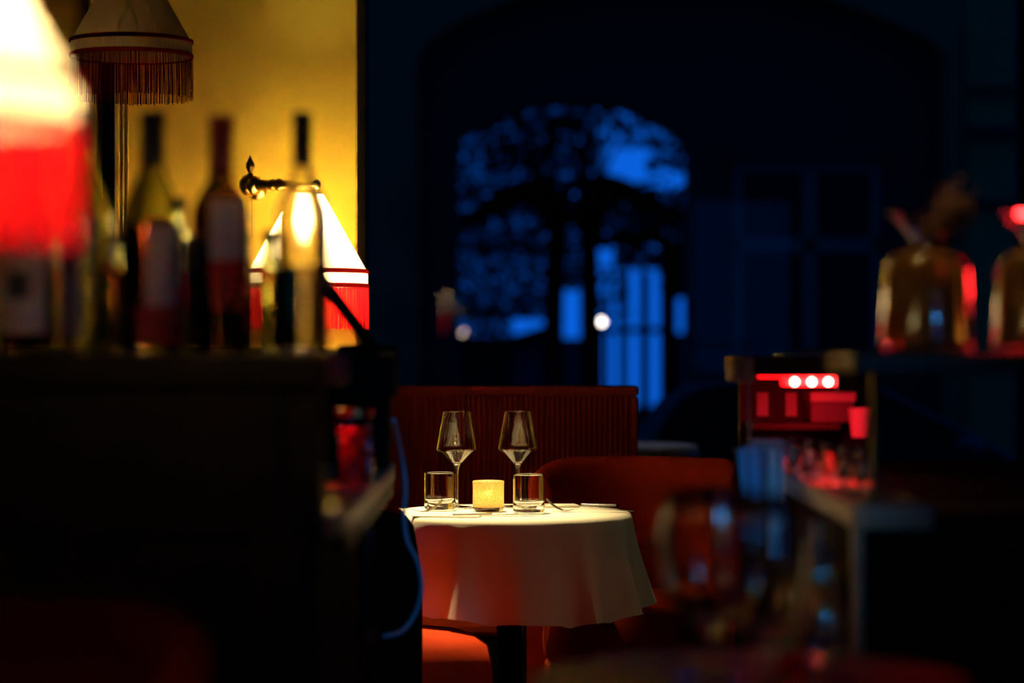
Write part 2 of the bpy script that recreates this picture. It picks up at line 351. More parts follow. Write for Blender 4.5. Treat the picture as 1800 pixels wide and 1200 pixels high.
# car parked outside
CY = 11.6
car = thing('car', 'dark car parked along the street outside the rear window', 'car', (X(1400, CY), CY, GR)); co = (-X(1400, CY), -CY, -GR)
cx = lambda a: X(a, CY)
cz = lambda a: Z(a, CY)
body = [(cx(1010), cz(1040)), (cx(1000), cz(900)), (cx(1020), cz(835)), (cx(1120), cz(818)), (cx(1560), cz(818)), (cx(1830), cz(826)), (cx(2080), cz(860)), (cx(2140), cz(930)), (cx(2140), cz(1040))]
o = MB().prism(body, CY, CY+1.65).build('body', M['carp'], car, bevel=.05); o.location = co
cab = [(cx(1130), cz(818)), (cx(1190), cz(716)), (cx(1250), cz(683)), (cx(1400), cz(672)), (cx(1530), cz(684)), (cx(1660), cz(744)), (cx(1800), cz(818))]
o = MB().prism(cab, CY+.10, CY+1.55).build('side_window', M['carg'], car, bevel=.02); o.location = co
rim = smooth_pts([(x, CY+.09, z) for x, z in cab], 5); o = MB().tube(rim, .020, 8).build('roof_pillar', M['carp'], car, True); o.location = co
o = MB().prism([(cx(1480), cz(820)), (cx(1492), cz(676)), (cx(1502), cz(676)), (cx(1500), cz(820))], CY+.07, CY+.10).build('door_pillar', M['carp'], car); o.location = co
o = MB().box(cx(1020), cx(2080), CY-.02, CY, cz(947), cz(939)).build('side_moulding', M['carp'], car, bevel=.003); o.location = co
m_ = MB().ball((cx(1695), CY-.10, cz(785)), .075, 14, 8, .7); o = m_.build('wing_mirror', M['carp'], car, True); o.location = co
for wxp in (1150, 1950):
    for dy in (.0, 1.42):
        wl = MB().lathe([(.001, 0), (.29, 0), (.31, .03), (.31, .17), (.29, .2), (.001, .2)], 28, (cx(wxp), CY+.01+dy+.2, GR+.31), Matrix.Rotation(pi/2, 3, 'X')).build('wheel', M['cart'], car, True); wl.location = co

# ------------------------------------------------------------------ ribbed banquette
BY = 6.7
bx0, bx1, bz = X(560, BY), X(1118, BY), Z(678, BY)
bq = thing('banquette', 'ribbed dark red banquette back behind the laid table', 'banquette', ((bx0+bx1)/2, BY, 0)); bo = (-(bx0+bx1)/2, -BY, 0)
mb = MB(); n = int((bx1-bx0-.03)/.0146); prof = []
for i in range(n):
    x = bx0+.015+i*.0146
    for k in range(7):
        prof.append((x+.0146*k/6.01, BY-.0055*sin(pi*k/6)))
vs = [(x, y, .30) for x, y in prof]+[(x, y, bz-.022) for x, y in prof]; q = len(prof)
mb.add(vs, [(i, i+1, i+1+q, i+q) for i in range(q-1)]); mb.box(bx0, bx1, BY, BY+.10, .30, bz-.02)
mb.build('backrest', M['stripeA'], bq, loc=bo)
MB().box(bx0-.005, bx1+.006, BY-.014, BY+.115, bz-.028, bz).build('top_rail', M['stripeA'], bq, bevel=.007, loc=bo)
MB().box(bx1-.010, bx1+.005, BY-.012, BY+.11, .05, bz-.03).build('end_panel', M['stripeA'], bq, bevel=.004, loc=bo)
MB().box(bx0, bx1, BY-.295, BY-.005, .36, .46).build('seat', M['velvet'], bq, bevel=.03, loc=bo)
MB().box(bx0, bx1, BY-.28, BY+.09, 0, .36).build('base', M['darkm'], bq, loc=bo)

# second table further back
t2 = thing('dining_table', 'empty round table under a pale cloth, behind the red armchair', 'table', (X(1085, 8.6), 8.6, 0))
def cloth(name, label, cx_, cy_, R, zt, drop, folds, amp, m, seed=0, hem=.0):
    rnd = random.Random(seed); n = 220; vs = [(0, 0, zt)]; rings = []
    ph = [rnd.uniform(-.35, .35) for _ in range(folds)]
    def fold(a):
        u = (a/(2*pi)*folds) % folds; i = int(u) % folds; return .5+.5*cos(2*pi*(u+ph[i]*sin(pi*(u-int(u)))))
    spec = [(R*.5, 0, 0), (R*.9, 0, 0), (R-.012, 0, 0), (R-.003, -.003, 0), (R+.001, -.010, 0)]+[(R+.002, -.010-drop*k/12, k/12) for k in range(1, 13)]
    for r, dz, k in spec:
        ring = []
        for i in range(n):
            a = 2*pi*i/n; f = fold(a); rr = r+k**1.35*amp*f**1.9+.010*k
            z = zt+dz+(hem*k*sin(a*2+.6))+(-.012*k*(1-f))
            ring.append(len(vs)); vs.append((rr*cos(a), rr*sin(a), z))
        rings.append(ring)
    fs = [(0, rings[0][i], rings[0][(i+1) % n]) for i in range(n)]
    for a, b in zip(rings, rings[1:]): fs += [(a[i], b[i], b[(i+1) % n], a[(i+1) % n]) for i in range(n)]
    mb = MB(); mb.add(vs, fs); o = mb.build(name, m, None, True, loc=(cx_, cy_, 0))
    return tag(o, label, 'tablecloth')
MB().lathe([(.001, .745), (.28, .745), (.285, .75), (.285, .775), (.001, .775)], 48).build('table_top', M['dark'], t2, True)
MB().tube([(0, 0, .02), (0, 0, .745)], .03, 12).build('pedestal', M['darkm'], t2, True)
MB().lathe([(.001, 0), (.2, 0), (.2, .015), (.03, .03), (.001, .03)], 32).build('foot', M['darkm'], t2, True)
cloth('tablecloth', 'pale cloth on the empty table behind the red armchair', X(1085, 8.6), 8.6, .286, .778, .22, 9, .03, M['linen2'], 4)

# ------------------------------------------------------------------ velvet tub chairs
def tub_chair(label, loc_, rz, VM=M['velvet']):
    t = thing('tub_chair', label, 'armchair', loc_, rz, 'red velvet tub chairs')
    # back shell opens towards local +x
    n = 64; A = radians(112); mb = MB(); rings = []; vs = []; fs = []
    for i in range(n+1):
        a = pi-A+2*A*i/n; u = abs(i/n*2-1)
        h = .845-.055*max(0, (u-.45)/.55)**1.6-.10*max(0, (u-.93)/.07)**3
        seam = 1-.012*math.exp(-((((a*180/pi)+12) % 24-12)/1.6)**2)
        ro, ri = .285, .215*(2-seam)
        prof = [(ro, .12), (ro+.004, .30), (ro+.006, h-.05), (ro-.002, h-.018), (ro-.022, h-.002), ((ro+ri)/2, h), (ri+.020, h-.006), (ri+.004, h-.024), (ri, h-.06), (ri+.004, .5), (ri+.006, .40), (ri+.006, .12)]
        for r, z in prof: vs.append((r*cos(a), r*sin(a)*.98, z))
    q = 12
    for i in range(n):
        for k in range(q): fs.append((i*q+k, (i+1)*q+k, (i+1)*q+(k+1) % q, i*q+(k+1) % q))
    fs.append(tuple(range(q))); fs.append(tuple(n*q+k for k in range(q-1, -1, -1)))
    mb.add(vs, fs); mb.build('backrest', VM, t, True)
    oc = MB(); vo = []; fo = []
    for i in range(n+1):
        a = pi-A+2*A*i/n; u = abs(i/n*2-1); h = .845-.055*max(0, (u-.45)/.55)**1.6-.10*max(0, (u-.93)/.07)**3
        for r, z in ((.2895, .118), (.2945, .30), (.2965, h-.05), (.2900, h-.016), (.2840, h-.016), (.2860, h-.05), (.2860, .118)): vo.append((r*cos(a), r*sin(a)*.98, z))
    for i in range(n):
        for k in range(7): fo.append((i*7+k, (i+1)*7+k, (i+1)*7+(k+1) % 7, i*7+(k+1) % 7))
    fo.append(tuple(range(7))); fo.append(tuple(n*7+k for k in range(6, -1, -1)))
    oc.add(vo, fo); oc.build('shaded_back_layer', M['blackv'], t, True)  # black layer added so the shaded outer back stays dark
    def dshape(g, z):
        out = []
        for i in range(48):
            a = 2*pi*i/48; c, s_ = cos(a), sin(a); rx = (.325 if c > 0 else .208)-g; ry = .215-g; e = .62 if c > 0 else 1
            out.append((math.copysign(abs(c)**e, c)*rx, math.copysign(abs(s_)**e, s_)*ry, z))
        return out
    def stack(levels):
        m_ = MB(); vs = []; fs = []
        for g, z in levels: vs += dshape(g, z)
        for l in range(len(levels)-1):
            for i in range(48): fs.append((l*48+i, l*48+(i+1) % 48, (l+1)*48+(i+1) % 48, (l+1)*48+i))
        fs.append(tuple(range(47, -1, -1))); fs.append(tuple((len(levels)-1)*48+i for i in range(48))); m_.add(vs, fs); return m_
    stack([(.006, .14), (.004, .20), (.004, .355), (.012, .362)]).build('seat_base', VM, t, True)
    stack([(.012, .363), (.0, .380), (-.002, .42), (.002, .455), (.010, .486), (.035, .503), (.09, .512)]).build('seat_cushion', VM, t, True)
    for x in (-.14, .17):
        for y in (-.14, .14): MB().tube([(x, y, 0), (x, y, .14)], [.014, .02], 10).build('leg', M['dark'], t, True)
    return t
ch = tub_chair('red velvet tub chair facing the laid table from the back right', (X(1118, 6.17), 6.10, 0), radians(-103))
dup(ch, (-.375, 5.26, 0), radians(18), 'red velvet tub chair at the left of the laid table, its orange-lit seat showing')
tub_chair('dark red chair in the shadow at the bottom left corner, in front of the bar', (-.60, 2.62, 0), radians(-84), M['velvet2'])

# ------------------------------------------------------------------ the laid table
TX, TYc, TZ, TR = -.006, 5.60, .751, .283
tb = thing('dining_table', 'small round pedestal table laid for two, under a white cloth', 'table', (TX, TYc, 0))
MB().lathe([(.001, .715), (TR-.01, .715), (TR-.003, .72), (TR-.003, .744), (TR-.01, .748), (.001, .748)], 64).build('table_top', M['dark'], tb, True)
MB().tube([(0, 0, .02), (0, 0, .715)], .03, 14).build('pedestal', M['darkm'], tb, True)
MB().lathe([(.001, 0), (.20, 0), (.2, .012), (.03, .03), (.001, .03)], 40).build('foot', M['darkm'], tb, True)
cloth('tablecloth', 'white cloth hanging in folds over the small round table laid for two', TX, TYc, TR, TZ, .205, 13, .046, M['linen'], 9, .012)
TT = TZ+.0006
def tpos(px, py):      # a point on the cloth seen at a pixel
    Y = (CZ-TT)*F/(py-600); return ((px-900)*Y/F, Y)
def wine_glass(label, x, y, z, H, W, Rm, zmax, zbot, group, fr=.036, soft=.0):
    t = thing('wine_glass', label, 'wine glass', (x, y, z), 0, group); th = .0011
    out = [(Rm, H), (Rm+(W-Rm)*.35, H-(H-zmax)*.35), (Rm+(W-Rm)*.72, H-(H-zmax)*.72), (W-.0015, zmax+.006), (W, zmax), (W-.0018, zmax-.005), (W*.62, zmax-(zmax-zbot)*.46), (W*.30, zmax-(zmax-zbot)*.80), (.0075, zbot+.002), (.0045, zbot-.008), (.0034, zbot-.02)]
    if soft: out = [(Rm, H), (Rm+(W-Rm)*.5, H-(H-zmax)*.3), (W*.985, H-(H-zmax)*.65), (W, zmax), (W*.95, zmax-(zmax-zbot)*.30), (W*.75, zmax-(zmax-zbot)*.65), (W*.42, zmax-(zmax-zbot)*.92), (.012, zbot-.001), (.0055, zbot-.008), (.004, zbot-.02)]
    k = out.index(min(out, key=lambda q: abs(q[1]-(zbot+.002)))); ins = [(max(.0005, r-th), zz+(0 if i == 0 else .0006)) for i, (r, zz) in enumerate(out[:k])]
    ins = [(Rm-.0004, H+.0005)]+ins[1:]+[(.003, zbot+.0045), (.0002, zbot+.0035)]
    MB().lathe(list(reversed(ins))+out+[(.0032, zbot-.0208), (.0002, zbot-.0208)], 64, sup=not soft).build('bowl', M['glass'], t, True)
    MB().lathe([(.0002, zbot-.0210), (.0032, zbot-.0210), (.0031, .02), (.0036, .010), (.007, .0045), (fr*.6, .0024), (fr, .0014), (fr, .0002), (.0002, .0002)], 56).build('stem', M['glass'], t, True)
    return t
x, y = tpos(803, 891); wine_glass('wine glass standing left on the laid table', x, y, TT, .227, .0495, .0325, .139, .098, 'wine glasses on the laid table')
x, y = tpos(910, 890); wine_glass('wine glass standing right on the laid table', x, y, TT, .227, .0495, .0325, .139, .098, 'wine glasses on the laid table')
def tumbler(label, px, py, H):
    x, y = tpos(px, py); t = thing('tumbler', label, 'water glass', (x, y, TT), 0, 'water tumblers on the laid table'); R = .0365
    MB().lathe([(.0002, .016), (R-.010, .0163), (R-.0045, .0185), (R-.0024, .025), (R-.0020, H-.001), (R-.0010, H), (R, H-.001), (R, .006), (R-.001, .003), (R-.004, .0006), (.0002, .0009)], 72, sup=True).build('glass', M['cglass'], t, True)
    return t
tumbler('clear tumbler at the left of the laid table, before the left wine glass', 773, 896, .088)
tumbler('clear tumbler right of the gold candle holder, before the right wine glass', 929.5, 901, .089)
x, y = tpos(858.5, 898); ct = thing('candle_holder', 'mottled gold glass candle holder between the two tumblers', 'candle holder', (x, y, TT)); R = .0362
MB().lathe([(.0002, .012), (R-.006, .012), (R-.004, .015), (R-.0035, .069), (R-.001, .0705), (R+.0006, .069), (R, .06), (R, .010), (.0002, .0098)], 72).build('cup', M['gold'], ct, True)
MB().lathe([(.0002, .0096), (R, .0096), (R+.0003, .006), (R-.002, .0006), (.0002, .0006)], 72, mod=lambda a: 1+.008*cos(a*28)).build('base', M['cglass'], ct, True)
cd_ = MB().lathe([(.0002, .0122), (.018, .0122), (.018, .026), (.0002, .025)], 32).build('candle', M['wax'], ct, True)
MB().ball((0, 0, .034), .0035, 12, 8, 2.0).build('flame', M['flame'], cd_, True)
l = lamp('candle_light', 'POINT', (x, y, TT+.04), .2, (1, .66, .28), .006)
# napkins and cutlery
def slab(name, label, cat, corners, h, m, sag=.0):
    n = len(corners); vs = [(a, b, TT+.0002) for a, b in corners]+[(a, b, TT+h) for a, b in corners]
    mb = MB(); mb.add(vs, [tuple(range(n-1, -1, -1)), tuple(range(n, 2*n))]+[(i, (i+1) % n, (i+1) % n+n, i+n) for i in range(n)])
    return tag(mb.build(name, m, bevel=.0012), label, cat, 'folded napkins')
slab('napkin', 'folded white napkin at the left of the laid table, under the left fork', 'napkin', [(-.225, 5.42), (-.075, 5.40), (-.065, 5.50), (-.215, 5.52)], .003, M['linen'])
slab('napkin', 'folded white napkin behind the right fork', 'napkin', [(.080, 5.72), (.160, 5.74), (.150, 5.80), (.070, 5.79)], .005, M['linen'])
def ribbon(pts, widths, th):     # flat metal ribbon along pts (x = length axis), width across y
    vs = []; fs = []
    for (a, b, c), wd in zip(pts, widths):
        vs += [(a, b-wd, c), (a, b+wd, c), (a, b+wd, c+th), (a, b-wd, c+th)]
    for i in range(len(pts)-1):
        for k in range(4): fs.append((i*4+k, i*4+(k+1) % 4, i*4+4+(k+1) % 4, i*4+4+k))
    fs += [(3, 2, 1, 0), tuple(len(vs)-4+k for k in range(4))]
    return vs, fs
def fork(label, px, py, rz, z):
    x, y = tpos(px, py); t = thing('fork', label, 'fork', (x, y, z), rz, 'steel forks')
    pts = [(-.13, 0, .001), (-.10, 0, .003), (-.05, 0, .008), (-.01, 0, .009), (.01, 0, .004), (.024, 0, .0008), (.038, 0, .0010)]
    MB().add(*ribbon(pts, [.007, .0075, .0045, .003, .005, .012, .0125], .0016)).build('handle', M['steel'], t, bevel=.0005)
    for k in range(4):
        yy = -.0105+.007*k; q = [(.037, yy, .001), (.050, yy, .0060), (.064, yy, .0160), (.074, yy, .0270)]
        MB().add(*ribbon(q, [.0026, .0024, .0022, .0014], .0020)).build('tine', M['steel'], t)
    return t
fork('steel fork at the left of the table in front of the left tumbler', 722, 903, radians(14), TT+.0036)
fork('steel fork right of the right tumbler', 1017, 899, radians(170), TT+.0008)
def knife(label, px, py, rz, L=.21):
    x, y = tpos(px, py); t = thing('table_knife', label, 'knife', (x, y, TT+.0006), rz, 'steel table knives')
    MB().add(*ribbon([(-.095, 0, .0), (-.09, 0, .0), (-.05, 0, 0), (-.01, 0, .0008), (-.004, 0, .001)], [.003, .008, .0075, .0058, .004], .006)).build('handle', M['steel'], t, bevel=.0018)
    MB().add(*ribbon([(-.004, 0, .001), (.01, 0, .002), (.05, 0, .002), (.095, .002, .002), (.112, .006, .002)], [.004, .008, .0098, .0085, .001], .0013)).build('blade', M['steel'], t)
    return t
knife('table knife at the front of the table, its handle end nearest', 868, 907, radians(12))
knife('table knife at the right of the table behind the right fork', 1018, 890, radians(172))

# ------------------------------------------------------------------ fringed lamps
def fringed_lamp(label, x, y, zf, cord=False, s=1.0, group='fringed cream lampshades'):
    """zf = height of the lower edge of the fringe"""
    t = thing('fringed_lamp', label, 'lamp', (x, y, zf), 0, group)
    Rb = .133*s; Rt = .034*s; z0 = .098*s; z1 = .130*s; z2 = .305*s
    n = 288; pl = lambda a: 1+.010*(abs((a*72/(2*pi)) % 1-.5)*2-.5)
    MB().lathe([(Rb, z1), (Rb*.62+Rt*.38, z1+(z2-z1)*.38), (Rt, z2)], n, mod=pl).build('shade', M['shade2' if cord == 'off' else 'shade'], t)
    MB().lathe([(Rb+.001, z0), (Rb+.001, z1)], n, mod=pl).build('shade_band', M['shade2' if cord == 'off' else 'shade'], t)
    MB().lathe([(Rb+.002, z1-.004*s), (Rb+.0048, z1-.002*s), (Rb+.0045, z1+.004*s), (Rb, z1+.006*s)], 72).build('braid', M['trim'], t, True)
    MB().lathe([(Rb+.002, z0-.004*s), (Rb+.0048, z0-.002*s), (Rb+.0045, z0+.004*s), (Rb+.001, z0+.006*s)], 72).build('braid', M['trim'], t, True)
    mb = MB(); rnd = random.Random(5)
    for i in range(250):
        a = 2*pi*i/250+rnd.uniform(-.006, .006); wd = .0011*s; zb = rnd.uniform(0, .006)*s; da = rnd.uniform(-.012, .012)
        rr = Rb+.003; ps = []
        for ang, zz, r2 in ((a, z0-.002, rr), (a+da*.5, z0*.5, rr+.0015), (a+da, zb, rr+.001)):
            u = Vector((-sin(ang), cos(ang), 0))*wd; c = Vector((r2*cos(ang), r2*sin(ang), zz)); ps += [c-u, c+u]
        mb.add(ps, [(0, 1, 3, 2), (2, 3, 5, 4)])
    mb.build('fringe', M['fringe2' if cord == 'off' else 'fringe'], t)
    ring = MB()
    for a in (0, pi/2, pi, 3*pi/2): ring.tube([(0, 0, z2-.002), (Rt*cos(a), Rt*sin(a), z2-.002)], .0018, 6)
    ring.lathe([(Rt-.002, z2-.004), (Rt+.001, z2-.004), (Rt+.001, z2+.001), (Rt-.002, z2+.001)], 32, closed=True); ring.build('shade_carrier', M['brass'], t)
    MB().tube([(0, 0, z2+.02), (0, 0, z2-.03), (0, 0, z2-.06)], [.006, .012, .014], 14).build('lamp_holder', M['brass'], t, True)
    bl = MB().ball((0, 0, z2-.085), .020, 16, 10, 1.2)
    bo_ = bl.build('bulb', M['bulb'] if cord != 'off' else M['white'], t, True)
    return t, z2
def bracket(t, z2, wall_dy, dx, zarm):
    """turned brass wall arm in local coordinates: from the pivot at -dx to just past the lamp"""
    b = thing('wall_bracket', 'x', 'x'); bpy.data.objects.remove(b)
    prof = [(-dx-.020, .006), (-dx-.018, .016), (-dx-.010, .022), (-dx, .0225), (-dx+.006, .018), (-dx+.009, .0205), (-dx+.017, .0195), (-dx+.022, .0125), (-dx+.040, .0110), (-dx+.052, .0095), (-dx+.056, .0115), (-dx+.062, .0125), (-dx+.068, .0095), (-dx+.072, .0115), (-dx+.078, .0135), (-dx+.086, .0115), (-dx+.09, .009), (-dx+.12, .0075), (.000, .0065), (.012, .006), (.015, .009), (.021, .0105), (.027, .009), (.031, .003), (.0315, .0002)]
    ya = .0
    MB().tube([(a, ya+(.10*max(0, -a)/dx), zarm+.004*max(0, -a)/dx) for a, r in prof], [r*1.2 for a, r in prof], 20).build('arm', M['brass'], t, True)
    px_, py_ = -dx, .10
    MB().lathe([(.0002, .066), (.0035, .058), (.0105, .044), (.0110, .036), (.006, .024), (.004, .021), (.0085, .018), (.0055, .014), (.007, .006), (.0105, -.002), (.0105, -.012), (.0002, -.014)], 24, (px_, py_, zarm+.014)).build('finial', M['darkbrass'], t, True)
    MB().tube([(px_, py_, zarm), (px_, wall_dy-.012, zarm)], .009, 12).build('wall_rod', M['brass'], t, True)
    MB().lathe([(.0002, 0), (.024, 0), (.023, .008), (.014, .014), (.0002, .014)], 32, (px_, wall_dy-.001, zarm), Matrix.Rotation(pi/2, 3, 'X')).build('wall_plate', M['brass'], t, True)
    MB().tube([(0, ya, zarm), (0, 0, z2+.015)], .004, 8).build('hanger', M['brass'], t, True)
    ch_ = MB()
    for k in range(26): ch_.ball((px_+.004, py_-.004, zarm-.020-k*.0042), .0016, 6, 4)
    ch_.build('pull_chain', M['darkbrass'], t, True)
LY = 5.93
zf = Z(580, LY); lt, z2 = fringed_lamp('lit cream wall lamp with crimson fringe glowing behind the tall clear bottle', X(541, LY), LY, zf, s=1.095)
bracket(lt, z2, WY-LY, X(541, LY)-X(432, LY), Z(324, LY)-zf)
lamp('wall_lamp_bulb', 'POINT', (X(541, LY), LY, zf+z2-.080), 72, (1, .84, .46), .025)
LY = 5.4
zf3 = Z(176, LY); ln, z3 = fringed_lamp('unlit cream wall lamp, its fringe dark in shade, hanging at the upper left', X(231, LY), LY, zf3, 'off')
bracket(ln, z3, WY-LY, .11, .38)
NY = 1.92; zn = Z(436, NY)
nl, z4 = fringed_lamp('large blurred lit lampshade with red fringe at the left edge, nearest the camera', X(131, NY)-.136, NY, zn)
MB().tube([(0, 0, z4), (0, 0, 3.0-zn)], .004, 8).build('cord', M['darkm'], nl, True)
lamp('near_lamp_bulb', 'POINT', (X(131, NY)-.136, NY, zn+z4-.10), 15, (1, .78, .42), .025)

# ------------------------------------------------------------------ bar on the left
bar = thing('bar_counter', 'black bar counter running into the room at the left, tan worktop behind its front', 'bar', (-1.2, 3.6, 0)); bo = (1.2, -3.6, 0)
BX = -.226
MB().box(-2.19, BX-.012, 3.02, 3.06, 0, 1.088).build('front_panel', M['dark'], bar, loc=bo)
MB().box(-2.19, BX+.0, 2.98, 3.36, 1.090, 1.130).build('bottle_shelf', M['dark'], bar, bevel=.004, loc=bo)
for (a, b) in ((.02, .09), (.9, 1.085)): MB().box(-2.1, BX-.06, 3.004, 3.019, a, b).build('rail', M['dark'], bar, bevel=.004, loc=bo)
for xx in (-1.7, -1.05, BX-.06): MB().box(xx-.03, xx+.03, 3.000, 3.019, .091, .899).build('stile', M['dark'], bar, bevel=.004, loc=bo)
MB().box(-.9, BX-.025, 3.07, 4.28, 0, .895).build('cabinet', M['darkm'], bar, loc=bo)
MB().box(-.9, BX+.016, 3.065, 4.32, .897, .928).build('worktop', M['stone'], bar, bevel=.004, loc=bo)
MB().box(BX-.002, BX+.014, 3.10, 4.30, .872, .896).build('drip_moulding', M['dark'], bar, loc=bo)
po = MB().tube([(-.212, 3.55, 0), (-.212, 3.55, .870)], .0125, 16).build('steel_post', M['chrome'], bar, True, loc=bo)
MB().tube([(-.212, 3.55, Z(1135, 3.55)), (-.212, 3.55, Z(1105, 3.55))], .0135, 16).build('red_collar', M['labelr'], po, True)
MB().box(-.9, X(668, 4.285), 4.275, 4.29, .9285, 1.132).build('back_panel', M['darkm'], bar, loc=bo)
# till terminal with tilted screen seen edge-on
tl = thing('till_terminal', 'black till with a slanting screen edge, at the end of the bar', 'till', (X(650, 4.15), 4.15, .929)); to = (-X(650, 4.15), -4.15, -.929)
MB().box(X(657, 4.15), X(684, 4.15), 4.10, 4.22, .9295, 1.050).build('stand', M['darkm'], tl, bevel=.004, loc=to)
MB().box(X(600, 4.15), X(695, 4.15), 4.04, 4.25, 1.0505, Z(606, 4.15)).build('body', M['darkm'], tl, bevel=.006, loc=to)
a, b = P(562, 487, 4.15), P(656, 612, 4.15); d = (b-a)/2; nn = Vector((d.z, 0, -d.x)).normalized()
MB().obox((a+b)/2, d, (0, .09, 0), nn*.0062).build('screen', M['darkm'], tl, bevel=.003, loc=to)
MB().box(X(666, 4.03), X(694, 4.03), 4.030, 4.039, Z(624, 4.03), Z(620, 4.03)).build('trim_strip', M['brass'], tl, loc=to)

def bottle(label, px, Y, top, base_z, W, neck, sh0, sh1, glass, liq, fill, cap, capend, labels=(), name='bottle', group='bottles on the bar', cat='bottle'):
    """top, sh0 (neck ends), sh1 (full width), capend, fill: pixel rows at distance Y; W/neck in pixels"""
    h = lambda py: Z(py, Y)-base_z
    t = thing(name, label, cat, (X(px, Y), Y, base_z), 0, group); R = W/2*Y/F; r = neck/2*Y/F; H = h(top); g = .0022
    zs0, zs1 = h(sh0), h(sh1); dz = zs0-zs1
    cur = [(r, H-.004), (r, zs0)]+[(r+(R-r)*(.5-.5*cos(pi*k/8))**.85, zs0-dz*k/8) for k in range(1, 9)]
    out = cur+[(R, .006), (R-.004, .0005), (.0002, .0005)]
    ins = [(rr-g, zz) for rr, zz in cur]+[(R-g, .010), (R-g-.005, .007), (.0002, .007)]
    MB().lathe(list(reversed(ins))+out, 48).build('glass', glass, t, True)
    if liq:
        hf = h(fill); q = [(rr-g-.0004, zz) for rr, zz in cur if zz < hf]
        if q: r0 = q[0][0]
        else: r0 = R-g-.0004
        MB().lathe([(.0002, hf), (r0, hf)]+q+[(R-g-.0004, .0105), (R-g-.0055, .0076), (.0002, .0076)], 40).build('liquid', liq, t, True)
    hc = h(capend); MB().lathe([(.0002, H+.001), (r+.0008, H+.001), (r+.0018, H-.001), (r+.0018, H-.012), (r+.0008, H-.014), (r+.0008, hc), (r+.0001, hc)], 32).build('capsule', cap, t, True)
    for (y0, y1, a, half, m) in labels:
        a = radians(a-90); hh = radians(half); rr = R+.0004
        zt, zb = h(y0), h(y1)
        MB().lathe([(rr, zb), (rr+.0003, zb), (rr+.0003, zt), (rr, zt)], 24, a0=a-hh, a1=a+hh, closed=True).build('label', m, t, True)
    return t
BZ = 1.1305; Yb = 3.13
bottle('large dark bottle with cream label standing below the near lampshade', 48, Yb, 230, BZ, 100, 34, 330, 420, M['dkglass'], M['liqA'], 500, M['blackcap'], 300, [(440, 585, -10, 62, M['label']), (480, 525, -8, 22, M['labeld'])])
bottle('bottle with a dark cap and long violet label, right beside the near lampshade', 152, Yb, 195, BZ, 92, 32, 285, 385, M['green'], M['liqY'], 470, M['blackcap'], 262, [(395, 590, -35, 32, M['labelv'])])
bottle('bottle with black capsule and tan label edged in red, left of the red-capped bottle', 268, Yb, 198, BZ, 108, 38, 285, 392, M['green'], M['liqR'], 395, M['blackcap'], 292, [(388, 398, 26, 31, M['labelr']), (398.5, 540, 26, 31, M['label']), (541, 600, 20, 44, M['labelr'])])
bottle('red-capped bottle with a grey and red label', 388, Yb, 206, BZ, 102, 38, 305, 375, M['dkglass'], M['liqA'], 420, M['redcap'], 300, [(352, 458, 20, 34, M['labelg']), (459, 545, 20, 34, M['labelr'])])
bottle('tall clear bottle with black capsule half full of pale wine, rightmost on the bar', 531, Yb, 199, BZ, 94, 31, 285, 385, M['glass'], M['liqY'], 470, M['blackcap'], 290, [(478, 590, 100, 40, M['label'])])
Ys = 3.27
def small(label, px, top, w, m, liq, hcap=22):
    bottle(label, px, Ys, top, BZ, w, 20, top+44, top+74, m, liq, top+70, M['blackcap'], top+hcap, group='small bottles behind the tall ones')
small('small black-capped bottle between the two bottles left of the red-capped one', 205, 412, 40, M['green'], M['liqA'])
small('small bottle with black cap just left of the red-capped bottle', 316, 348, 44, M['green'], M['liqA'])
small('small black-capped bottle just left of the rightmost clear bottle', 472, 405, 42, M['green'], M['liqY'])
small('small bottle half hidden behind the right side of the red-capped bottle', 432, 408, 34, M['green'], M['liqR'])

# jar of cherries on the worktop
jY = 3.62; jx = X(622, jY); jz = .9285
jr = thing('glass_jar', 'glass jar with red contents on the worktop at the end of the bar', 'jar', (jx, jY, jz)); R = .0285
MB().lathe([(.0002, .003), (R-.0035, .003), (R-.002, .006), (R-.002, .104), (R, .105), (R, .004), (R-.003, .0004), (.0002, .0004)], 48).build('glass', M['glass'], jr, True)
MB().lathe([(.0002, .116), (R-.002, .116), (R+.0012, .114), (R+.0012, .1056), (.0002, .1056)], 40).build('lid', M['brass'], jr, True)
cp = None; cnt = 0
for lv in range(5):
    for k in range(4 if lv % 2 == 0 else 4):
        a = k*pi/2+lv*pi/4; pos = (jx+.0152*cos(a), jY+.0152*sin(a), jz+.0145+lv*.0165)
        if cp is None:
            cp = thing('cherry', 'red cherry packed inside the glass jar on the bar worktop', 'cherry', pos, 0, 'cherries in the jar')
            MB().lathe([(.0002, -.0088), (.006, -.0078), (.0095, -.002), (.0095, .003), (.006, .0082), (.002, .0084), (.0002, .0072)], 18).build('fruit', M['cherry'], cp, True)
            MB().tube([(0, 0, .0074), (.001, .001, .0098)], .0006, 5).build('stalk', M['stem'], cp, True)
        else: dup(cp, pos, random.uniform(0, 6))
# cable
cab_pts = [P(692, 738, 4.15), P(698, 764, 4.22), P(708, 812, 4.30), P(713, 860, 4.30), P(710, 905, 4.30), P(716, 950, 4.30), P(733, 985, 4.30), P(741, 1025, 4.30), P(735, 1065, 4.30), P(718, 1097, 4.30), P(700, 1112, 4.28), P(676, 1118, 4.24)]
tag(MB().tube(smooth_pts(cab_pts, 6), .0042, 10).build('cable', M['cable'], None, True), 'blue-lit white cable looping down from the end of the bar beside the chair', 'cable')

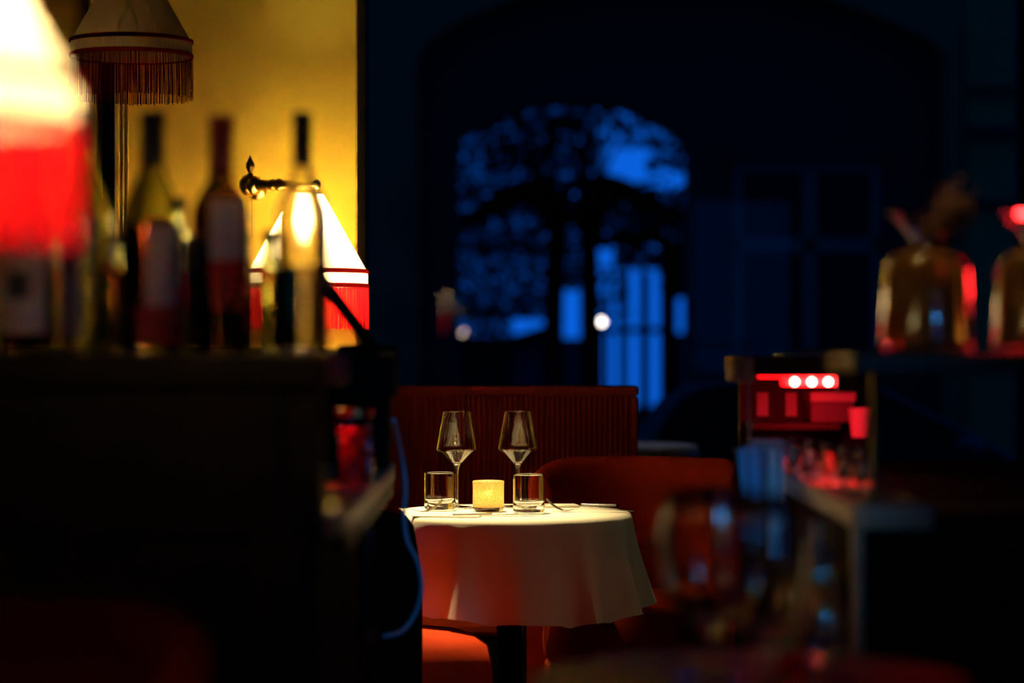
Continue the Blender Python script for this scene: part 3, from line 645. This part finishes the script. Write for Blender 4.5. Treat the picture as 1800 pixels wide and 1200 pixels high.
# ------------------------------------------------------------------ service station on the right
RX = .452
st = thing('service_counter', 'dark counter at the right with a tan worktop edge and an upper glass shelf', 'counter', (.9, 3.8, 0)); so = (-.9, -3.8, 0)
MB().box(RX+.012, 1.6, 3.22, 4.62, 0, .895).build('cabinet', M['darkm'], st, loc=so)
MB().box(RX-.004, .555, 3.18, 4.64, .897, .930).build('worktop', M['stone'], st, bevel=.004, loc=so)
MB().box(.5555, 1.6, 3.19, 4.64, .896, .915).build('unlit_worktop', M['darkm'], st, bevel=.003, loc=so)  # worktop part coloured black so no red light shows on it
MB().box(RX-.002, RX+.010, 3.185, 3.215, 0, .896).build('corner_trim', M['stone'], st, loc=so)
MB().box(X(1487, 3.05), 1.6, 2.98, 3.25, 1.106, 1.131).build('shelf', M['dark'], st, bevel=.004, loc=so)
MB().box(X(1300, 4.3), X(1530, 4.3), 4.17, 4.62, 1.085, 1.118).build('shelf', M['niche'], st, bevel=.004, loc=so)
MB().box(X(1285, 4.2), X(1322, 4.2), 4.16, 4.30, Z(671, 4.2), Z(626, 4.2)).build('shelf_bracket', M['tagw'], st, bevel=.003, loc=so)
MB().box(X(1315, 4.21), X(1319, 4.21), 4.205, 4.215, .931, 1.084).build('upright', M['steel'], st, loc=so)
MB().box(X(1534, 3.3), X(1548, 3.3), 3.30, 3.33, .931, 1.105).build('upright', M['dark'], st, loc=so)
MB().box(X(1300, 4.58), X(1535, 4.58), 4.58, 4.60, .931, 1.084).build('back_panel', M['niche'], st, loc=so)
MB().box(X(1470, 4.2), X(1545, 4.2), 4.195, 4.205, Z(690, 4.2), 1.118).build('valance', M['niche'], st, loc=so)
tag(MB().box(X(1372, 4.3), X(1502, 4.3), 4.24, 4.44, 1.1185, 1.1235).box(X(1372, 4.3), X(1502, 4.3), 4.236, 4.24, 1.1185, 1.130).build('tray', M['stone'], bevel=.002), 'flat pale tray on top of the red-lit niche', 'tray')
lf = thing('red_work_light', 'red lit work light with three glaring bulbs under the shelf of the niche', 'light', (X(1400, 4.25), 4.25, 1.084)); lo = (-X(1400, 4.25), -4.25, -1.084)
MB().box(X(1335, 4.25), X(1474, 4.25), 4.24, 4.28, Z(664, 4.25), 1.084).build('housing', M['led'], lf, loc=lo)
MB().box(X(1375, 4.25), X(1474, 4.25), 4.238, 4.27, Z(678, 4.25), Z(665, 4.25)).build('diffuser', M['led'], lf, bevel=.002, loc=lo)
for px in (1397, 1427, 1456):
    MB().ball(P(px, 671, 4.236), .0068, 14, 8).build('bulb', M['ledbulb'], lf, True, loc=lo)
lamp('niche_light', 'AREA', (.53, 4.21, 1.078), .5, (1, .012, .02), .08, (.54, 4.55, .99), spread=radians(90))
lamp('glass_row_fill', 'SPOT', (.52, 3.62, 1.09), 4, (1, .012, .02), .012, (.515, 3.66, .94), spot_size=radians(56), spot_blend=.8)  # added red fill for the row of small glasses, no fixture here
lamp('vase_red_fill', 'SPOT', (.74, 3.50, 1.24), 1.3, (1, .02, .02), .03, (.53, 3.1, 1.19), spot_size=radians(50))  # added red fill for the red edges of the vases
lamp('jar_red_fill', 'SPOT', (jx-.03, jY-.05, 1.085), 1.6, (1, .01, .01), .015, (jx, jY, .97), spot_size=radians(36))  # added red fill so the jar contents shine, no fixture here
MBt = lambda x0, x1, y0, y1, Y, d=.01: MB().box(X(x0, Y), X(x1, Y), Y-d, Y, Z(y1, Y), Z(y0, Y))
o = tag(MBt(1330, 1350, 690, 731, 4.575, .004).build('price_card', M['tagw'], bevel=.001), 'left one of two small upright cards on the back of the red-lit niche', 'card', 'cards in the niche')
o = dup(o, (X(1390.5, 4.575)-X(1340, 4.575), 0, 0), label='right one of two small upright cards on the back of the red-lit niche')
MB().box(X(1322, 4.44), X(1474, 4.44), 4.42, 4.578, Z(741, 4.5)-.011, Z(741, 4.5)-.0003).build('niche_ledge', M['niche'], st, loc=so)
bx = thing('storage_box', 'grey box with a bright red-lit lid at the back of the niche', 'box', (X(1458, 4.5), 4.5, Z(741, 4.5))); xo = (-X(1458, 4.5), -4.5, -Z(741, 4.5))
MB().box(X(1421, 4.5), X(1496, 4.5), 4.46, 4.56, Z(741, 4.5), Z(705, 4.5)).build('body', M['boxm'], bx, bevel=.002, loc=xo)
MB().box(X(1419, 4.5), X(1498, 4.5), 4.45, 4.565, Z(705, 4.5)+.0003, Z(688, 4.5)).build('lid', M['tagw'], bx, bevel=.002, loc=xo)
cup = thing('tapered_cup', 'tapered white cup glowing red, at the right side of the niche', 'cup', (X(1511, 4.44), 4.44, .9305))
zc0, zc1 = Z(768, 4.44)-.9305, Z(717, 4.44)-.9305
MB().lathe([(.0002, zc0+.002), (.014, zc0+.002), (.0205, zc1), (.0215, zc1), (.0150, zc0), (.0002, zc0)], 36).build('cup', M['white'], cup, True)
MB().lathe([(.0002, .0003), (.016, .0003), (.016, zc0-.0005), (.0002, zc0-.0005)], 30).build('foot', M['darkm'], cup, True)
# row of five small stemmed glasses
for i, px in enumerate((1395, 1425, 1455, 1485, 1514)):
    Yg = (3.90, 3.78, 3.66, 3.535, 3.42)[i]; xg = X(px, Yg)
    if i == 0:
        sg = thing('cordial_glass', '', 'glass', (xg, Yg, .9305), 0, 'row of small glasses on the right counter')
        H = .062
        MB().lathe([(.0002, .014), (.0045, .015), (.0095, .024), (.0098, .034), (.0062, .046), (.0050, .056), (.0058, H), (.0070, H), (.0062, .056), (.0074, .046), (.0110, .034), (.0107, .022), (.0060, .012), (.0098, .002), (.0100, .0004), (.0002, .0004)], 32).build('bowl', M['glass'], sg, True)
        MB().lathe([(.0002, .0148), (.0043, .0156), (.0091, .0245), (.0094, .034), (.0068, .044), (.0002, .044)], 28).build('drink', M['pulp'], sg, True)
        o = sg
    else: o = dup(sg, (xg, Yg, .9305))
    o['label'] = ['smallest-looking, farthest of the five red-lit cordial glasses in the counter row', 'second farthest of the five red-lit cordial glasses in the counter row', 'middle one of the five red-lit cordial glasses in the counter row', 'second nearest of the five red-lit cordial glasses in the counter row', 'nearest of the five red-lit cordial glasses, at the right end of the row'][i]
# towel draped over the counter corner
tw = thing('towel', 'bar towel with blue-lit and white halves draped over the corner of the right counter', 'towel', (X(1345, 3.95), 3.95, .94)); wo = (-X(1345, 3.95), -3.95, -.94)
def drape(x0, x1, top, bot, m, seed, Y):
    n = 26; k = 16; vs = []; fs = []; rnd = random.Random(seed); f = rnd.uniform(2, 3)
    for side in (0, 1):
        for j in range(k):
            v = j/(k-1)
            for i in range(n):
                u = i/(n-1); wv = .010*sin(u*pi*2*f+seed)*(.3+v)
                x = X(x0, Y)+(X(x1, Y)-X(x0, Y))*(.5+(u-.5)*(1-.38*v)) + .01*v
                z = Z(top, Y)-(Z(top, Y)-Z(bot, Y))*v-.010*(2*u-1)**2*(1-v)
                vs.append((x, Y+wv+side*.004, z))
    N = n*k
    for j in range(k-1):
        for i in range(n-1):
            a = j*n+i; fs.append((a, a+1, a+1+n, a+n)); fs.append((a+N, a+n+N, a+1+n+N, a+1+N))
    for i in range(n-1): fs.append((i, i+N, i+1+N, i+1)); b_ = (k-1)*n+i; fs.append((b_, b_+1, b_+1+N, b_+N))
    for j in range(k-1): a = j*n; fs.append((a, a+n, a+n+N, a+N)); a = j*n+n-1; fs.append((a, a+N, a+n+N, a+n))
    mb = MB(); mb.add(vs, fs); return mb
drape(1296, 1344, 783, 965, M['towel'], 1, 3.93).build('blue_lit_half', M['towel'], tw, True, loc=wo)
drape(1334, 1378, 778, 985, M['towel2'], 2.3, 3.955).build('white_half', M['towel2'], tw, True, loc=wo)
MB().box(X(1320, 3.96), X(1378, 3.96), 3.925, 4.01, Z(781, 3.96), Z(773, 3.96)).build('fold', M['towel2'], tw, bevel=.004, loc=wo)
tag(MB().tube([(X(1290, 3.97), 3.985, .968), (RX+.03, 3.985, .968), (RX+.03, 3.985, .9305)], .005, 10).build('towel_rail', M['steel'], None, True), 'thin steel rail at the counter corner carrying the towel', 'rail')

# vases with dried flowers
vz = 1.1315; vY = 3.12
def vase(label, px):
    t = thing('glass_vase', label, 'vase', (X(px, vY), vY, vz), 0, 'glass vases on the right shelf')
    s = vY/F; b = [(.0002, .0006), (.057, .0006), (.060, .004), (.0595, .02), (.054, .108), (.048, .122), (.030, .130), (.020, .134), (.0175, .140), (.0185, .146), (.028, .158), (.042, .172), (.050, .180)]
    i_ = [(.0485, .1805)]+[(max(.0002, r-.0028), z+.0015) for r, z in reversed(b[1:-1])]+[(.0002, .006)]
    MB().lathe(b+i_, 56).build('glass', M['cglass'], t, True)
    q = [(max(.0002, r-.0034), z+.002) for r, z in b[1:7]]
    MB().lathe([(.0002, .0075), (.052, .0076)]+q[2:]+[(.0002, q[-1][1]+.0002)], 48).build('glow_filling', M['infus'], t, True); return t
vase('large clear glass vase with flared rim, holding a dried flower head, on the right shelf', 1628)
vase('clear glass vase cut off by the right edge of the picture', 1826)
def flower(label, px, py, r, tx):
    t = thing('dried_flower', label, 'dried flower', (X(tx, vY), vY, vz+.012)); c = P(px, py, vY)-Vector((X(tx, vY), vY, vz+.012))
    mb = MB(); rnd = random.Random(3)
    for _ in range(420):
        d = Vector((rnd.gauss(0, 1), rnd.gauss(0, 1), rnd.gauss(0, 1))).normalized(); q = c+Vector((-.35, 0, -.55))*r*rnd.uniform(-1.2, 1.9)+d*r*rnd.uniform(.3, 1.0)
        u = d.orthogonal().normalized()*.0055; v = d.cross(u).normalized()*.0055
        mb.add([q-u, q-v, q+u+d*.002, q+v+d*.002], [(0, 1, 2, 3)])
    mb.build('flower_head', M['petal'], t)
    MB().tube(smooth_pts([(0, 0, 0), (.0, 0, .06), (c.x*.15, c.y, .125), (c.x*.7, c.y, c.z-.02), tuple(c)], 5), .0018, 7).build('stalk', M['petal'], t, True)
flower('brown dried flower head leaning out of the large glass vase', 1672, 372, .030, 1628)

# ------------------------------------------------------------------ foreground table
fz_ = .780; fx0, fy0 = .262, 2.64
ft = thing('side_table', 'small dark round side table in the near foreground holding glasses and a carafe', 'table', (fx0, fy0, 0))
MB().lathe([(.001, fz_-.025), (.235, fz_-.025), (.24, fz_-.02), (.24, fz_-.004), (.236, fz_-.0005), (.001, fz_-.0005)], 64).build('table_top', mat('polished_walnut', (.20, .11, .06), .5, spec=.4), ft, True)
MB().tube([(0, 0, .02), (0, 0, fz_-.025)], .022, 12).build('pedestal', M['darkm'], ft, True)
MB().lathe([(.001, 0), (.17, 0), (.17, .012), (.02, .03), (.001, .03)], 32).build('foot', M['darkm'], ft, True)
wine_glass('large blurred wine glass in the foreground, the left one on the side table', X(1248, 2.60), 2.60, fz_, .205, .056, .043, .125, .055, 'foreground wine glasses', .038, 1)
wine_glass('blurred wine glass in the foreground, beside the carafe', X(1348, 2.50), 2.49, fz_, .205, .050, .040, .125, .055, 'foreground wine glasses', .036, 1)
cf = thing('carafe', 'clear glass carafe with slender neck at the right of the side table', 'carafe', (X(1444, 2.77), 2.77, fz_))
co_ = [(.0002, .0006), (.024, .0006), (.029, .006), (.0315, .020), (.031, .034), (.026, .058), (.018, .085), (.0125, .108), (.0108, .130), (.0112, .148), (.0145, .158), (.019, .162)]
MB().lathe(co_+[(.0182, .1630)]+[(max(.0002, r-.0020), z+.001) for r, z in reversed(co_[1:-1])]+[(.0002, .005)], 56).build('glass', M['cglass'], cf, True)
rt = thing('ribbed_glass', 'small ribbed red glass in front of the carafe', 'glass', (X(1396, 2.60), 2.62, fz_))
MB().lathe([(.0002, .004), (.0155, .004), (.0172, .028), (.0182, .028), (.0170, .001), (.0002, .0008)], 96, mod=lambda a: 1+.035*cos(14*a)).build('glass', M['redglass'], rt, True)
